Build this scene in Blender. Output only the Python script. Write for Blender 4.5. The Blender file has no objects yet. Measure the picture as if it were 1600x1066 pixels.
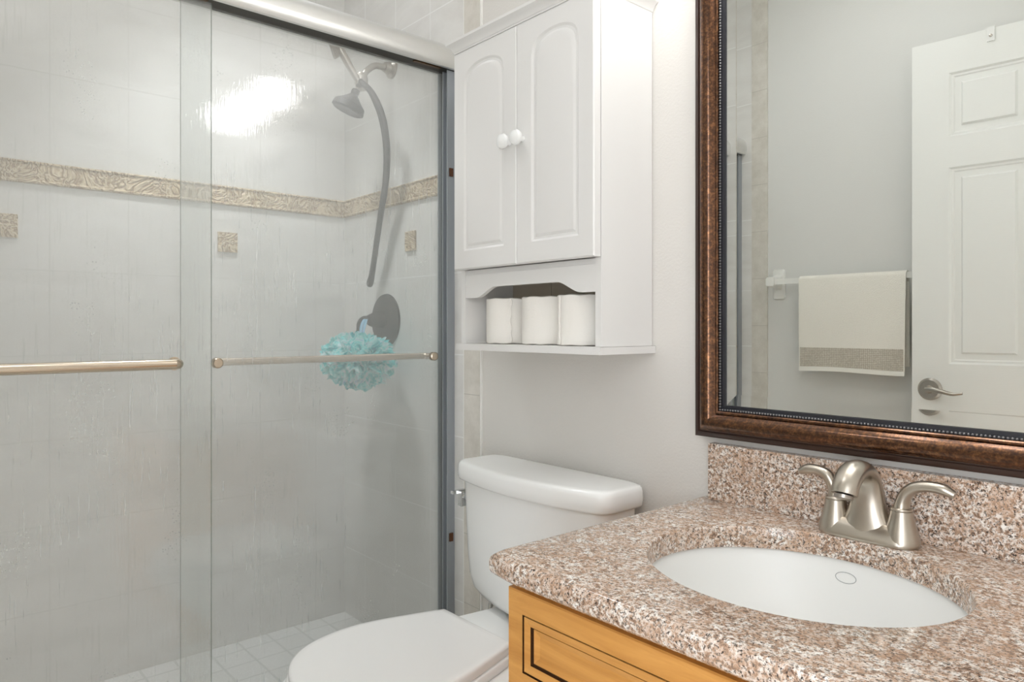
import bpy, bmesh, math, random
from mathutils import Vector, Matrix
random.seed(7)
S = bpy.context.scene
C = S.collection
# ------------------------------------------------------------------ camera
cam = bpy.data.cameras.new('camera'); cam_o = bpy.data.objects.new('camera', cam); C.objects.link(cam_o)
cam_o.location = (1.7175, -1.25, 1.09)
cam_o.rotation_euler = (math.pi/2, 0, math.radians(49.1))
cam.sensor_width = 36; cam.lens = 36*1117/1600; cam.shift_y = -20/1600; cam.clip_start = .02
S.camera = cam_o
# ------------------------------------------------------------------ light / exposure
S.view_settings.view_transform = 'Standard'; S.view_settings.look = 'None'
S.view_settings.gamma = 1; S.view_settings.use_curve_mapping = False
S.view_settings.exposure = 0.08
GLOBE = 19.0      # vanity light shades
SPOT = 60.0  # added fill spot inside the shower
CEIL = 11.0       # added ceiling fill light (W/m2 style emission)
w = bpy.data.worlds.new('world'); S.world = w; w.use_nodes = True
w.node_tree.nodes['Background'].inputs[0].default_value = (.925, .955, 1, 1)
w.node_tree.nodes['Background'].inputs[1].default_value = 4.9
S.cycles.max_bounces = 14; S.cycles.diffuse_bounces = 6; S.cycles.transparent_max_bounces = 16

# ------------------------------------------------------------------ material helpers
def srgb(r, g, b):
    f = lambda c: (c/255/12.92) if c/255 <= .04045 else ((c/255+.055)/1.055)**2.4
    return (f(r), f(g), f(b), 1)
class MT:
    def __init__(s, name, col=(200,200,200), rough=.5, metal=0, spec=.5):
        s.m = bpy.data.materials.new(name); s.m.use_nodes = True
        s.t = s.m.node_tree; s.b = s.t.nodes['Principled BSDF']
        s.b.inputs['Base Color'].default_value = srgb(*col); s.b.inputs['Roughness'].default_value = rough
        s.b.inputs['Metallic'].default_value = metal; s.b.inputs['Specular IOR Level'].default_value = spec
    def n(s, typ, **k):
        nd = s.t.nodes.new(typ)
        for a, v in k.items():
            if a.startswith('i_'):
                key = a[2:].replace('_', ' '); key = int(key) if key.isdigit() else key
                nd.inputs[key].default_value = v
            else: setattr(nd, a, v)
        return nd
    def l(s, a, b): s.t.links.new(a, b)
    def co(s, scale=(1,1,1)):
        tc = s.n('ShaderNodeTexCoord'); mp = s.n('ShaderNodeMapping'); mp.inputs['Scale'].default_value = scale
        s.l(tc.outputs['Object'], mp.inputs['Vector']); return mp.outputs[0]
    def noise(s, scale, detail=3, vec=None, rough=.5, dist=0):
        nd = s.n('ShaderNodeTexNoise'); nd.inputs['Scale'].default_value = scale; nd.inputs['Detail'].default_value = detail
        nd.inputs['Roughness'].default_value = rough; nd.inputs['Distortion'].default_value = dist
        s.l(vec or s.co(), nd.inputs['Vector']); return nd.outputs['Fac']
    def ramp(s, fac, stops, interp='LINEAR'):
        r = s.n('ShaderNodeValToRGB'); r.color_ramp.interpolation = interp
        e = r.color_ramp.elements
        while len(e) < len(stops): e.new(.5)
        for x, (p, c) in zip(e, stops): x.position = p; x.color = srgb(*c) if max(c) > 1 or len(c) == 3 else c
        s.l(fac, r.inputs[0]); return r.outputs[0]
    def math(s, op, a, b=None, c=None):
        nd = s.n('ShaderNodeMath', operation=op)
        for i, v in enumerate((a, b, c)):
            if v is None: continue
            if isinstance(v, (int, float)): nd.inputs[i].default_value = v
            else: s.l(v, nd.inputs[i])
        return nd.outputs[0]
    def mix(s, fac, a, b, typ='MIX'):
        nd = s.n('ShaderNodeMix', data_type='RGBA', blend_type=typ)
        for sock, v in ((nd.inputs[0], fac), (nd.inputs[6], a), (nd.inputs[7], b)):
            if isinstance(v, tuple): sock.default_value = srgb(*v) if len(v) == 3 else v
            elif isinstance(v, (int, float)): sock.default_value = v
            else: s.l(v, sock)
        return nd.outputs[2]
    def bump(s, h, strength=.3, dist=.002):
        nd = s.n('ShaderNodeBump'); nd.inputs['Strength'].default_value = strength; nd.inputs['Distance'].default_value = dist
        s.l(h, nd.inputs['Height']); s.l(nd.outputs[0], s.b.inputs['Normal']); return s
    def color(s, c): s.l(c, s.b.inputs['Base Color']); return s
    def roughn(s, c): s.l(c, s.b.inputs['Roughness']); return s

def plain(name, col, rough, metal=0, spec=.5): return MT(name, col, rough, metal, spec).m
# painted wall with orange peel
p = MT('wall_paint', (221,218,213), .55); p.bump(p.noise(170, 3), .35, .0022); M_wall = p.m
p = MT('wall_paint_opposite', (226,226,223), .55); p.bump(p.noise(170, 3), .2, .0015); M_wall2 = p.m
M_ceil = plain('ceiling_paint', (240,240,238), .8)
def tile_mat(name, horiz, h0, hs, grout=(226,225,220), base=((203,202,197),(216,215,210))):
    p = MT(name, (206,205,200), .28)
    tc = p.n('ShaderNodeTexCoord'); sp = p.n('ShaderNodeSeparateXYZ'); p.l(tc.outputs['Object'], sp.inputs[0])
    u, z = sp.outputs[horiz], sp.outputs[2]
    fu = p.math('FRACT', p.math('DIVIDE', p.math('SUBTRACT', u, h0), hs))
    up = p.math('GREATER_THAN', z, 1.52)
    lo = p.math('DIVIDE', p.math('SUBTRACT', z, .057), .239); hi = p.math('DIVIDE', p.math('SUBTRACT', z, 1.556), .25)
    fz = p.math('FRACT', p.math('ADD', p.math('MULTIPLY', up, hi), p.math('MULTIPLY', p.math('SUBTRACT', 1, up), lo)))
    g = p.math('MAXIMUM', p.math('LESS_THAN', p.math('MINIMUM', fu, p.math('SUBTRACT', 1, fu)), .0018/hs),
               p.math('LESS_THAN', p.math('MINIMUM', fz, p.math('SUBTRACT', 1, fz)), .0018/.24))
    cl = p.noise(3.2, 6, p.co((1,1,2.2)), .62, .8)
    c = p.ramp(cl, [(.3, base[0]), (.7, base[1])])
    p.color(p.mix(g, c, grout)); p.bump(p.math('SUBTRACT', 1, g), .35, .0015)
    return p.m
M_tile_x = tile_mat('shower_tile_side', 1, -.916, .2, (215,213,209), ((216,214,210),(232,231,228)))
M_tile_y = tile_mat('shower_tile_end', 0, -.104, .2, (238,238,236), ((216,214,210),(232,231,228)))
p = MT('bullnose_tile', (218,214,205), .3); p.color(p.ramp(p.noise(14, 5, None, .7), [(.3, (205,200,190)), (.7, (226,222,214))])); M_bull = p.m
M_caulk = plain('white_caulk', (238,237,233), .5)
# cream relief tile
p = MT('cream_relief_tile', (214,200,176), .45)
v = p.co((1,1,1)); nz = p.noise(9, 3, v, .5, 3.5)
w1 = p.math('ABSOLUTE', p.math('SUBTRACT', p.math('FRACT', p.math('MULTIPLY', nz, 6)), .5))
p.color(p.ramp(w1, [(.0, (140,112,80)), (.12, (196,172,136)), (.5, (228,210,178))])); p.bump(w1, .9, .008); M_relief = p.m
p = MT('shower_floor_tile', (214,214,210), .4)
br = p.n('ShaderNodeTexBrick', offset=0.0); br.inputs['Scale'].default_value = 1; br.inputs['Brick Width'].default_value = .098
br.inputs['Row Height'].default_value = .098; br.inputs['Mortar Size'].default_value = .004
br.inputs['Color1'].default_value = srgb(228,228,226); br.inputs['Color2'].default_value = srgb(220,220,217); br.inputs['Mortar'].default_value = srgb(200,200,197)
p.l(p.co(), br.inputs[0]); p.color(br.outputs[0]); M_sfloor = p.m
p = MT('floor_tile', (220,214,205), .35)
br = p.n('ShaderNodeTexBrick', offset=0.0); br.inputs['Scale'].default_value = 1; br.inputs['Brick Width'].default_value = .33
br.inputs['Row Height'].default_value = .33; br.inputs['Mortar Size'].default_value = .005
br.inputs['Color1'].default_value = srgb(222,217,209); br.inputs['Color2'].default_value = srgb(214,209,200); br.inputs['Mortar'].default_value = srgb(180,175,167)
p.l(p.co(), br.inputs[0]); p.color(br.outputs[0]); M_floor = p.m
M_white = plain('white_cabinet_paint', (230,229,227), .38)
p = MT('white_door_paint', (236,237,234), .4); p.bump(p.noise(28, 4, p.co((1,1,14)), .6), .25, .001); M_door = p.m
M_porc = plain('white_porcelain', (243,244,243), .14)
M_seat = plain('white_plastic_seat', (240,240,239), .22)
M_plast = plain('white_plastic', (240,240,236), .3)
M_shade = plain('header_shade', (46,42,36), .5)  # dark colour standing in for shade under the shower header
M_black = plain('black_rubber', (28,27,26), .6)
p = MT('satin_aluminium', (216,215,211), .3, 1); p.b.inputs['Metallic'].default_value = .75; p.b.inputs['Roughness'].default_value = .34; p.b.inputs['Base Color'].default_value = srgb(226,226,224); M_alu = p.m
p = MT('jamb_aluminium', (158,163,168), .42, .25); M_jamb = p.m
p = MT('brushed_nickel', (192,184,172), .30, 1); p.bump(p.noise(60, 2, p.co((8,8,.5))), .04, .001); M_nick = p.m
p = MT('handle_nickel', (206,192,174), .26, 1); M_hand = p.m
M_satin = plain('satin_nickel', (176,170,162), .3, 1)
M_chrome = plain('chrome', (215,216,216), .08, 1)
M_bronze = plain('dark_bronze', (30,25,20), .45, .2)
p = MT('hose_metal', (34,29,24), .45, .2)
wv = p.n('ShaderNodeTexWave', bands_direction='Z'); wv.inputs['Scale'].default_value = 160; p.l(p.co(), wv.inputs[0]); p.bump(wv.outputs['Fac'], .6, .002); M_hose = p.m
p = MT('paper', (241,238,232), .9, 0, .1); p.bump(p.noise(260, 2), .35, .001); M_paper = p.m
M_card = plain('cardboard', (170,150,125), .9)
# granite
def granite():
    p = MT('granite', (190,160,140), .13)
    vec = p.co()
    n1 = p.noise(138, 5, vec, .7, .4); n2 = p.noise(240, 3, vec, .7); n3 = p.noise(300, 2, p.co((1,1.2,.9)), .6); n4 = p.noise(28, 3, vec, .6)
    c = p.ramp(n1, [(.34, (92,72,62)), (.41, (152,122,102)), (.475, (198,170,148)), (.525, (226,216,206)), (.64, (249,246,242))])
    tan = p.ramp(n4, [(.42, (0,0,0,1)), (.62, (.65,.65,.65,1))])
    c = p.mix(tan, c, (198,164,138))
    blk = p.ramp(n2, [(.385, (1,1,1,1)), (.43, (0,0,0,1))])
    c = p.mix(blk, c, (72,62,56))
    gr = p.ramp(n3, [(.39, (.85,.85,.85,1)), (.44, (0,0,0,1))])
    c = p.mix(gr, c, (128,116,106))
    p.color(c); return p.m
M_gran = granite()
# maple wood, glaze
p = MT('honey_maple', (220,160,86), .32)
g = p.noise(5, 5, p.co((1,1,9)), .6, .6)
p.color(p.ramp(g, [(.3, (192,132,62)), (.7, (224,166,92))])); M_wood = p.m
M_glaze = plain('dark_glaze', (62,36,14), .5)
# bronze wood frame
p = MT('bronze_frame', (96,60,34), .24, .85)
p.b.inputs['Coat Weight'].default_value = .6; p.b.inputs['Coat Roughness'].default_value = .18; n1 = p.noise(130, 4, p.co((1,1,1)), .7); n2 = p.noise(260, 2, None, .6)
c = p.ramp(n1, [(.32, (60,37,23)), (.5, (98,63,38)), (.68, (142,98,62))])
p.color(p.mix(p.ramp(n2, [(.4, (.2,.2,.2,1)), (.6, (0,0,0,1))]), c, (40,22,14))); p.roughn(p.ramp(n1, [(.3, (.15,.15,.15,1)), (.7, (.26,.26,.26,1))])); M_frame = p.m
M_lip = plain('black_lip', (34,34,40), .3)
M_bead = plain('pewter_bead', (140,139,140), .3, .6)
M_mirror = plain('mirror_silver', (240,243,241), .0, 1)
# towel
p = MT('towel_terry', (248,245,236), .95, 0, .1); p.bump(p.noise(420, 2), .8, .003); M_towel = p.m
p = MT('towel_band', (205,198,184), .9, 0, .1)
vo = p.n('ShaderNodeTexVoronoi'); vo.inputs['Scale'].default_value = 150; vo.inputs['Randomness'].default_value = .15; p.l(p.co((1,.2,1)), vo.inputs['Vector'])
p.color(p.ramp(vo.outputs['Distance'], [(.15, (232,227,216)), (.6, (178,171,158))])); M_band = p.m
# loofah
p = MT('loofah_mesh', (110,205,205), .5)
c = p.ramp(p.noise(26, 3, None, .6, 1.0), [(.34, (20,165,180)), (.43, (96,222,224)), (.5, (170,244,242)), (.6, (240,250,252)), (.72, (150,210,244))])
p.color(c); tr = p.n('ShaderNodeBsdfTranslucent'); p.l(c, tr.inputs[0]); mx = p.n('ShaderNodeMixShader'); mx.inputs[0].default_value = .3
p.l(p.b.outputs[0], mx.inputs[1]); p.l(tr.outputs[0], mx.inputs[2]); p.l(mx.outputs[0], p.t.nodes['Material Output'].inputs[0]); M_loof = p.m
M_ribbon = plain('blue_ribbon', (136,186,214), .6)
def emit(name, col, st):
    m = bpy.data.materials.new(name); m.use_nodes = True; t = m.node_tree; t.nodes.clear()
    e = t.nodes.new('ShaderNodeEmission'); o = t.nodes.new('ShaderNodeOutputMaterial'); e.inputs[0].default_value = (*col, 1); e.inputs[1].default_value = st
    t.links.new(e.outputs[0], o.inputs[0]); return m
M_globe = emit('lit_glass_shade', (1, .985, .965), GLOBE)
M_ceilglow = emit('ceiling_fill_glow', (.985, .985, 1), CEIL)
# clear room-side face of the shower glass
def clear_mat():
    m = MT('clear_glass_face'); t = m.t
    tr = m.n('ShaderNodeBsdfTransparent'); tr.inputs[0].default_value = (.965, .98, .972, 1)
    gl = m.n('ShaderNodeBsdfGlossy'); gl.inputs['Roughness'].default_value = .07; gl.inputs[0].default_value = (1,1,1,1)
    fr = m.n('ShaderNodeFresnel'); fr.inputs[0].default_value = 1.85
    mx = m.n('ShaderNodeMixShader'); m.l(fr.outputs[0], mx.inputs[0]); m.l(tr.outputs[0], mx.inputs[1]); m.l(gl.outputs[0], mx.inputs[2])
    df = m.n('ShaderNodeBsdfDiffuse'); df.inputs[0].default_value = (.93, .935, .93, 1)
    tl = m.n('ShaderNodeBsdfTranslucent'); tl.inputs[0].default_value = (.93, .935, .93, 1)
    a = m.n('ShaderNodeMixShader'); a.inputs[0].default_value = .5; m.l(df.outputs[0], a.inputs[1]); m.l(tl.outputs[0], a.inputs[2])
    d1 = m.noise(1, 3, m.co((1, 210, 8)), .55, 0); zone = m.ramp(m.noise(1, 4, m.co((1, 2.2, 1.6)), .5, .4), [(.36, (.08,.08,.08,1)), (.72, (1,1,1,1))])
    st = m.math('MULTIPLY', m.ramp(d1, [(.585, (0,0,0,1)), (.66, (1,1,1,1))]), zone)
    vo = m.n('ShaderNodeTexVoronoi'); vo.inputs['Scale'].default_value = 170; m.l(m.co((.2, 1, .8)), vo.inputs['Vector'])
    dp = m.math('MULTIPLY', m.math('MULTIPLY', m.ramp(vo.outputs['Distance'], [(.16, (1,1,1,1)), (.24, (0,0,0,1))]), m.ramp(m.noise(1, 3, m.co((1, 7, 5))), [(.46, (0,0,0,1)), (.66, (1,1,1,1))])), .6)
    bp = m.n('ShaderNodeBump'); bp.inputs['Strength'].default_value = .25; bp.inputs['Distance'].default_value = .0008; m.l(m.noise(1, 3, m.co((1, 170, 22)), .6), bp.inputs['Height']); m.l(bp.outputs[0], gl.inputs['Normal'])
    b = m.n('ShaderNodeMixShader'); m.l(m.math('ADD', .18, m.math('MULTIPLY', m.math('MAXIMUM', st, dp), .17)), b.inputs[0]); m.l(mx.outputs[0], b.inputs[1]); m.l(a.outputs[0], b.inputs[2])
    m.l(b.outputs[0], t.nodes['Material Output'].inputs[0]); return m.m
def fog_mat():
    m = MT('steamed_glass_face'); t = m.t
    # run-down drips: noise stretched along z, thresholded
    d1 = m.noise(1, 3, m.co((1, 210, 8)), .55, 0); d2 = m.noise(1, 4, m.co((1, 2.2, 1.6)), .5, .4)
    streak = m.ramp(d1, [(.60, (0,0,0,1)), (.72, (1,1,1,1))]); zone = m.ramp(d2, [(.36, (.08,.08,.08,1)), (.72, (1,1,1,1))])
    st = m.math('MULTIPLY', streak, zone)
    cloud = m.noise(1, 4, m.co((1, 5, 2.5)), .55, .5)
    base = m.math('ADD', FOG0, m.math('MULTIPLY', m.math('SUBTRACT', cloud, .5), .08))
    fac = m.math('ADD', base, m.math('MULTIPLY', st, .03)); 
    bp = m.n('ShaderNodeBump'); bp.inputs['Strength'].default_value = .35; bp.inputs['Distance'].default_value = .0006
    m.l(m.math('MULTIPLY', st, 1.5), bp.inputs['Height'])
    tr = m.n('ShaderNodeBsdfTransparent'); tr.inputs[0].default_value = (.98, .985, .98, 1)
    df = m.n('ShaderNodeBsdfDiffuse'); df.inputs[0].default_value = (.93, .935, .93, 1)
    tl = m.n('ShaderNodeBsdfTranslucent'); tl.inputs[0].default_value = (.93, .935, .93, 1)
    gl = m.n('ShaderNodeBsdfGlossy'); gl.inputs['Roughness'].default_value = .28
    m.l(bp.outputs[0], gl.inputs['Normal'])
    a = m.n('ShaderNodeMixShader'); a.inputs[0].default_value = .5; m.l(df.outputs[0], a.inputs[1]); m.l(tl.outputs[0], a.inputs[2])
    b = m.n('ShaderNodeMixShader'); m.l(fac, b.inputs[0]); m.l(tr.outputs[0], b.inputs[1]); m.l(a.outputs[0], b.inputs[2])
    c = m.n('ShaderNodeMixShader'); m.l(m.math('ADD', .025, m.math('MULTIPLY', st, .02)), c.inputs[0]); m.l(b.outputs[0], c.inputs[1]); m.l(gl.outputs[0], c.inputs[2])
    m.l(c.outputs[0], t.nodes['Material Output'].inputs[0]); return m.m
FOG0 = .18
M_clear = clear_mat(); M_fog = fog_mat()
M_gedge = plain('green_glass_edge', (112,128,118), .25)

# ------------------------------------------------------------------ mesh helpers
def finish(name, bm, mats, parent=None, smooth=True, angle=35, bevel=0, bseg=2):
    if bevel:
        es = [e for e in bm.edges if len(e.link_faces) == 2 and e.calc_face_angle(0) > math.radians(30)]
        if es: bmesh.ops.bevel(bm, geom=es, offset=bevel, segments=bseg, profile=.5, affect='EDGES', clamp_overlap=True)
    bmesh.ops.recalc_face_normals(bm, faces=bm.faces[:])
    me = bpy.data.meshes.new(name); 
    if smooth:
        for f in bm.faces: f.smooth = True
        for e in bm.edges:
            if len(e.link_faces) == 2 and e.calc_face_angle(0) > math.radians(angle): e.smooth = False
    bm.to_mesh(me); bm.free()
    for m in (mats if isinstance(mats, (list, tuple)) else [mats]): me.materials.append(m)
    o = bpy.data.objects.new(name, me); C.objects.link(o)
    if parent: 
        o.parent = parent; 
        o.matrix_parent_inverse = parent.matrix_basis.inverted() if WORLDSPACE else Matrix()
    return o
WORLDSPACE = True   # part meshes are written in room coordinates
def B(): return bmesh.new()
def box(bm, x0, x1, y0, y1, z0, z1, mi=0):
    vs = [bm.verts.new((x, y, z)) for x in (x0, x1) for y in (y0, y1) for z in (z0, z1)]
    for q in ((0,1,3,2),(4,6,7,5),(0,4,5,1),(2,3,7,6),(0,2,6,4),(1,5,7,3)):
        f = bm.faces.new([vs[i] for i in q]); f.material_index = mi
    return bm
def boxo(name, dims, m, parent=None, bevel=0, bseg=2): return finish(name, box(B(), *dims), m, parent, bevel=bevel, bseg=bseg)
def loft(bm, rings, cap=(True, True), closed=True, mi=0):
    R = [[bm.verts.new(p) for p in r] for r in rings]
    n = len(R[0])
    for a, b in zip(R, R[1:]):
        for i in range(n if closed else n-1):
            j = (i+1) % n
            try: bm.faces.new((a[i], a[j], b[j], b[i])).material_index = mi
            except ValueError: pass
    if cap[0]: bm.faces.new(R[0][::-1]).material_index = mi
    if cap[1]: bm.faces.new(R[-1]).material_index = mi
    return R
def lathe(bm, prof, origin, axis=(0,0,1), n=32, mi=0):
    a = Vector(axis).normalized(); u = a.orthogonal().normalized(); v = a.cross(u); o = Vector(origin)
    rings = [[o + a*h + (u*math.cos(2*math.pi*k/n) + v*math.sin(2*math.pi*k/n))*max(r, 1e-5) for k in range(n)] for r, h in prof]
    loft(bm, rings, mi=mi); return bm
def catmull(P, k=8):
    P = [Vector(p) for p in P]; Q = [P[0]*2-P[1]] + P + [P[-1]*2-P[-2]]; out = []
    for i in range(1, len(Q)-2):
        for s in range(k):
            t = s/k; a, b, c, d = Q[i-1], Q[i], Q[i+1], Q[i+2]
            out.append(.5*((2*b) + (c-a)*t + (2*a-5*b+4*c-d)*t*t + (3*b-a-3*c+d)*t**3))
    out.append(P[-1]); return out
def tube(bm, path, rad, n=16, k=8, smooth=True, flat=1.0, up=None, mi=0):
    """rad: number or list per control point; flat squashes along the 'up' direction"""
    m = len(path); rr = rad if isinstance(rad, (list, tuple)) else [rad]*m
    if smooth:
        pts = catmull(path, k); rs = [x[0] for x in catmull([(r, 0, 0) for r in rr], k)]
    else: pts = [Vector(p) for p in path]; rs = rr
    rings = []; prev = None
    for i, p in enumerate(pts):
        t = (pts[min(i+1, len(pts)-1)] - pts[max(i-1, 0)]).normalized()
        if up is not None: u = Vector(up) - t*Vector(up).dot(t)
        elif prev is None: u = t.orthogonal()
        else: u = prev - t*prev.dot(t)
        u.normalize(); prev = u; v = t.cross(u)
        rings.append([p + (u*math.cos(2*math.pi*q/n)*flat + v*math.sin(2*math.pi*q/n))*rs[i] for q in range(n)])
    loft(bm, rings, mi=mi); return bm
def chaikin(pts, it=2, q=.25):
    for _ in range(it):
        out = []
        for i in range(len(pts)):
            a, b = Vector(pts[i]), Vector(pts[(i+1) % len(pts)])
            out += [a*(1-q)+b*q, a*q+b*(1-q)]
        pts = out
    return pts
def rrect(x0, x1, y0, y1, r, n=5):
    out = []
    for cx, cy, a in ((x1-r, y1-r, 0), (x0+r, y1-r, 90), (x0+r, y0+r, 180), (x1-r, y0+r, 270)):
        for k in range(n+1):
            t = math.radians(a + 90*k/n); out.append((cx+r*math.cos(t), cy+r*math.sin(t)))
    return out
def empty(name, loc, label=None, cat=None, group=None, kind=None):
    o = bpy.data.objects.new(name, None); o.empty_display_size = .05; C.objects.link(o); o.location = loc
    tag(o, label, cat, group, kind); bpy.context.view_layer.update(); return o
def tag(o, label=None, cat=None, group=None, kind=None):
    for k, v in (('label', label), ('category', cat), ('group', group), ('kind', kind)):
        if v: o[k] = v
    return o
def struct(o): o['kind'] = 'structure'; return o

# ------------------------------------------------------------------ room shell
XL, XR, YF, ZC, SB, TE = -.654, 2.30, -1.57, 2.54, .055, .143
struct(boxo('floor', (-.80, XR+.1, YF-1.3, .1, -.1, 0), M_floor))
struct(boxo('ceiling', (-.80, XR+.1, YF-.1, .1, ZC, ZC+.1), M_ceil))
struct(boxo('wall_back', (-.80, XR+.1, 0, .1, 0, ZC), M_wall))
struct(boxo('wall_right', (XR, XR+.1, YF, 0, 0, ZC), M_wall))
struct(boxo('wall_left', (-.80, XL-.012, YF, 0, 0, ZC), M_wall))
DX0, DX1, DZ = 1.50, 2.255, 2.085
bm = B(); box(bm, -.80, DX0, YF-.1, YF, 0, ZC); box(bm, DX0, DX1, YF-.1, YF, DZ, ZC); box(bm, DX1, XR+.1, YF-.1, YF, 0, ZC)
struct(finish('wall_front', bm, M_wall2))
struct(boxo('wall_shower_left', (XL-.012, XL, YF, 0, 0, ZC), M_tile_x))
struct(boxo('wall_shower_end', (XL, .07, -.004, 0, SB, ZC), M_tile_y))
struct(boxo('wall_shower_front', (XL, .07, YF, YF+.004, SB, ZC), M_tile_y))
struct(boxo('floor_shower', (XL, -.06, YF+.004, -.004, 0, SB), M_sfloor))
struct(boxo('floor_shower_curb', (-.06, .062, YF, 0, 0, .15), M_bull, bevel=.006))
tn = 0
def trim(bm, m, **k):
    global tn; tn += 1
    return struct(finish('trim_%d' % tn, bm, m, **k))
for y0, y1 in ((-.006, 0), (YF, YF+.006)):
    bm = B(); box(bm, .0705, TE, y0, y1, 0, ZC); trim(bm, M_bull, bevel=.002)
bm = B(); z = .1
while z < ZC: box(bm, .071, TE-.001, -.0066, -.005, z, z+.0022); box(bm, .071, TE-.001, YF+.005, YF+.0066, z, z+.0022); z += .2
trim(bm, plain('joint_grout', (196,192,184), .8))
bm = B(); box(bm, TE, TE+.006, -.005, 0, 0, ZC); box(bm, .0655, .071, -.0052, 0, 0, ZC); trim(bm, M_caulk)
# relief border band
def band(bm, a0, a1, face, horizontal_axis):
    z0, z1, t = 1.491, 1.554, .009
    prof = [(0, z0), (t*.9, z0+.002), (t, z0+.006), (t*.6, z0+.010), (t*.8, z0+.03), (t*.6, z1-.010), (t, z1-.006), (t*.9, z1-.002), (0, z1)]
    if horizontal_axis == 'y': rings = [[(face+d, a, zz) for d, zz in prof] for a in (a0, a1)]
    else: rings = [[(a, face+face_s*d, zz) for d, zz in prof] for a in (a0, a1)]
    loft(bm, rings, closed=True)
bm = B(); band(bm, YF+.004, -.004, XL, 'y'); trim(bm, M_relief)
face_s = -1; bm = B(); band(bm, XL+.009, -.03, -.004, 'x'); trim(bm, M_relief)
face_s = 1; bm = B(); band(bm, XL+.009, -.03, YF+.004, 'x'); trim(bm, M_relief)
# small relief accent tiles
for yc in (-1.022, -.425):
    bm = B(); box(bm, XL-.001, XL+.007, yc-.031, yc+.031, 1.338, 1.402); trim(bm, M_relief, bevel=.003)
bm = B(); box(bm, -.237, -.181, -.011, -.003, 1.336, 1.398); trim(bm, M_relief, bevel=.003)
# baseboards
struct(boxo('baseboard_back', (TE+.007, XR, -.014, 0, 0, .09), M_white, bevel=.003))
struct(boxo('baseboard_front', (TE+.007, DX0-.06, YF, YF+.014, 0, .09), M_white, bevel=.003))
struct(boxo('baseboard_right', (XR-.014, XR, YF+.02, -.014, 0, .09), M_white, bevel=.003))
bm = B(); box(bm, DX0-.055, DX0-.002, YF, YF+.014, 0, DZ+.055); box(bm, DX0-.002, XR, YF, YF+.014, DZ, DZ+.055)
trim(bm, M_white, bevel=.003)

# ------------------------------------------------------------------ the open room door
def rings_rect(bm, x0, x1, z0, z1, steps, tf):
    """steps: (inset, depth, mat) nested rectangles; tf maps (x, depth, z) to room space"""
    prev = None
    for k, (ins, d, mi) in enumerate(steps):
        r = [bm.verts.new(tf(x, d, z)) for x, z in ((x0+ins, z0+ins), (x1-ins, z0+ins), (x1-ins, z1-ins), (x0+ins, z1-ins))]
        if prev:
            for i in range(4): bm.faces.new((prev[i], prev[(i+1) % 4], r[(i+1) % 4], r[i])).material_index = mi
        prev = r
    bm.faces.new(prev).material_index = steps[-1][2]
def panel_sheet(bm, W, H, panels, steps, tf, mi=0):
    xs = sorted({0, W, *[p[0] for p in panels], *[p[1] for p in panels]}); zs = sorted({0, H, *[p[2] for p in panels], *[p[3] for p in panels]})
    for xa, xb in zip(xs, xs[1:]):
        for za, zb in zip(zs, zs[1:]):
            if any(p[0] <= xa and xb <= p[1] and p[2] <= za and zb <= p[3] for p in panels): continue
            bm.faces.new([bm.verts.new(tf(x, 0, z)) for x, z in ((xa, za), (xb, za), (xb, zb), (xa, zb))]).material_index = mi
    for p in panels: rings_rect(bm, *p, steps, tf)
door = empty('door_1', (DX0, YF+.022, .012), kind='structure')
DW, DH, DT = .752, 2.052, .035
ang = math.radians(4.8)
def dtf(side):
    def f(x, d, z):   # x from the free edge; d = recess
        s = DW - x; off = DT - d if side else d
        return (DX0 - s*math.cos(ang) + off*math.sin(ang)*-1*0, YF+.022 + s*math.sin(ang) + off, z+.012)
    return f
pn = []
for x0, x1 in ((.112, .336), (.416, .640)):
    pn += [(x0, x1, 1.722, 1.936), (x0, x1, .958, 1.618), (x0, x1, .20, .80)]
steps = [(0,0,0),(.006,.006,0),(.012,.006,0),(.016,.009,0),(.034,.0095,0),(.040,.002,0)]
bm = B()
for side in (1, 0): panel_sheet(bm, DW, DH, pn, steps, dtf(side))
for a, b in (((0,0),(DW,0)), ((DW,0),(DW,DH)), ((DW,DH),(0,DH)), ((0,DH),(0,0))):
    bm.faces.new([bm.verts.new(dtf(sd)(p[0], 0, p[1])) for sd, p in ((0,a),(0,b),(1,b),(1,a))])
bmesh.ops.remove_doubles(bm, verts=bm.verts[:], dist=1e-5)
finish('door_leaf', bm, M_door, door, smooth=False)
lx, lz = .056, .882
f = dtf(1)
def dpt(x, out, z): q = f(x, -out, z-.012); return q
bm = B(); lathe(bm, [(.0,0),(.038,0),(.038,.004),(.031,.011),(.014,.012),(.012,.040),(.0,.041)], dpt(lx, 0, lz), (0,1,0), 32)
tube(bm, [dpt(lx, .036, lz), dpt(lx+.02, .042, lz+.002), dpt(lx+.05, .045, lz-.004), dpt(lx+.08, .044, lz-.010), dpt(lx+.108, .042, lz-.006)], [.011,.0095,.0075,.006,.0045], 12)
h = finish('door_handle', bm, M_satin, door); 
bm = B(); box(bm, *[0]*6) if False else None
q0, q1 = dtf(0)(0, 0, lz-.04), dtf(1)(0, 0, lz+.04)
bm.free(); boxo('latch_plate', (q0[0]-.0012, q0[0]+.001, q0[1]+.006, q1[1]-.006, lz-.028, lz+.028), M_satin, door)
# small grey bracket hooked over the door top
q = dpt(.232, 0, DH+.012)
bm = B(); box(bm, q[0]-.011, q[0]+.011, q[1]+.0005, q[1]+.004, q[2]-.042, q[2]+.003)
brk = finish('hook_bracket', bm, M_alu, door, bevel=.0015)
bm = B(); lathe(bm, [(0,0),(.005,0),(.005,.002),(0,.003)], (q[0], q[1]+.004, q[2]-.024), (0,1,0), 16); finish('screw', bm, M_satin, brk)

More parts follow.
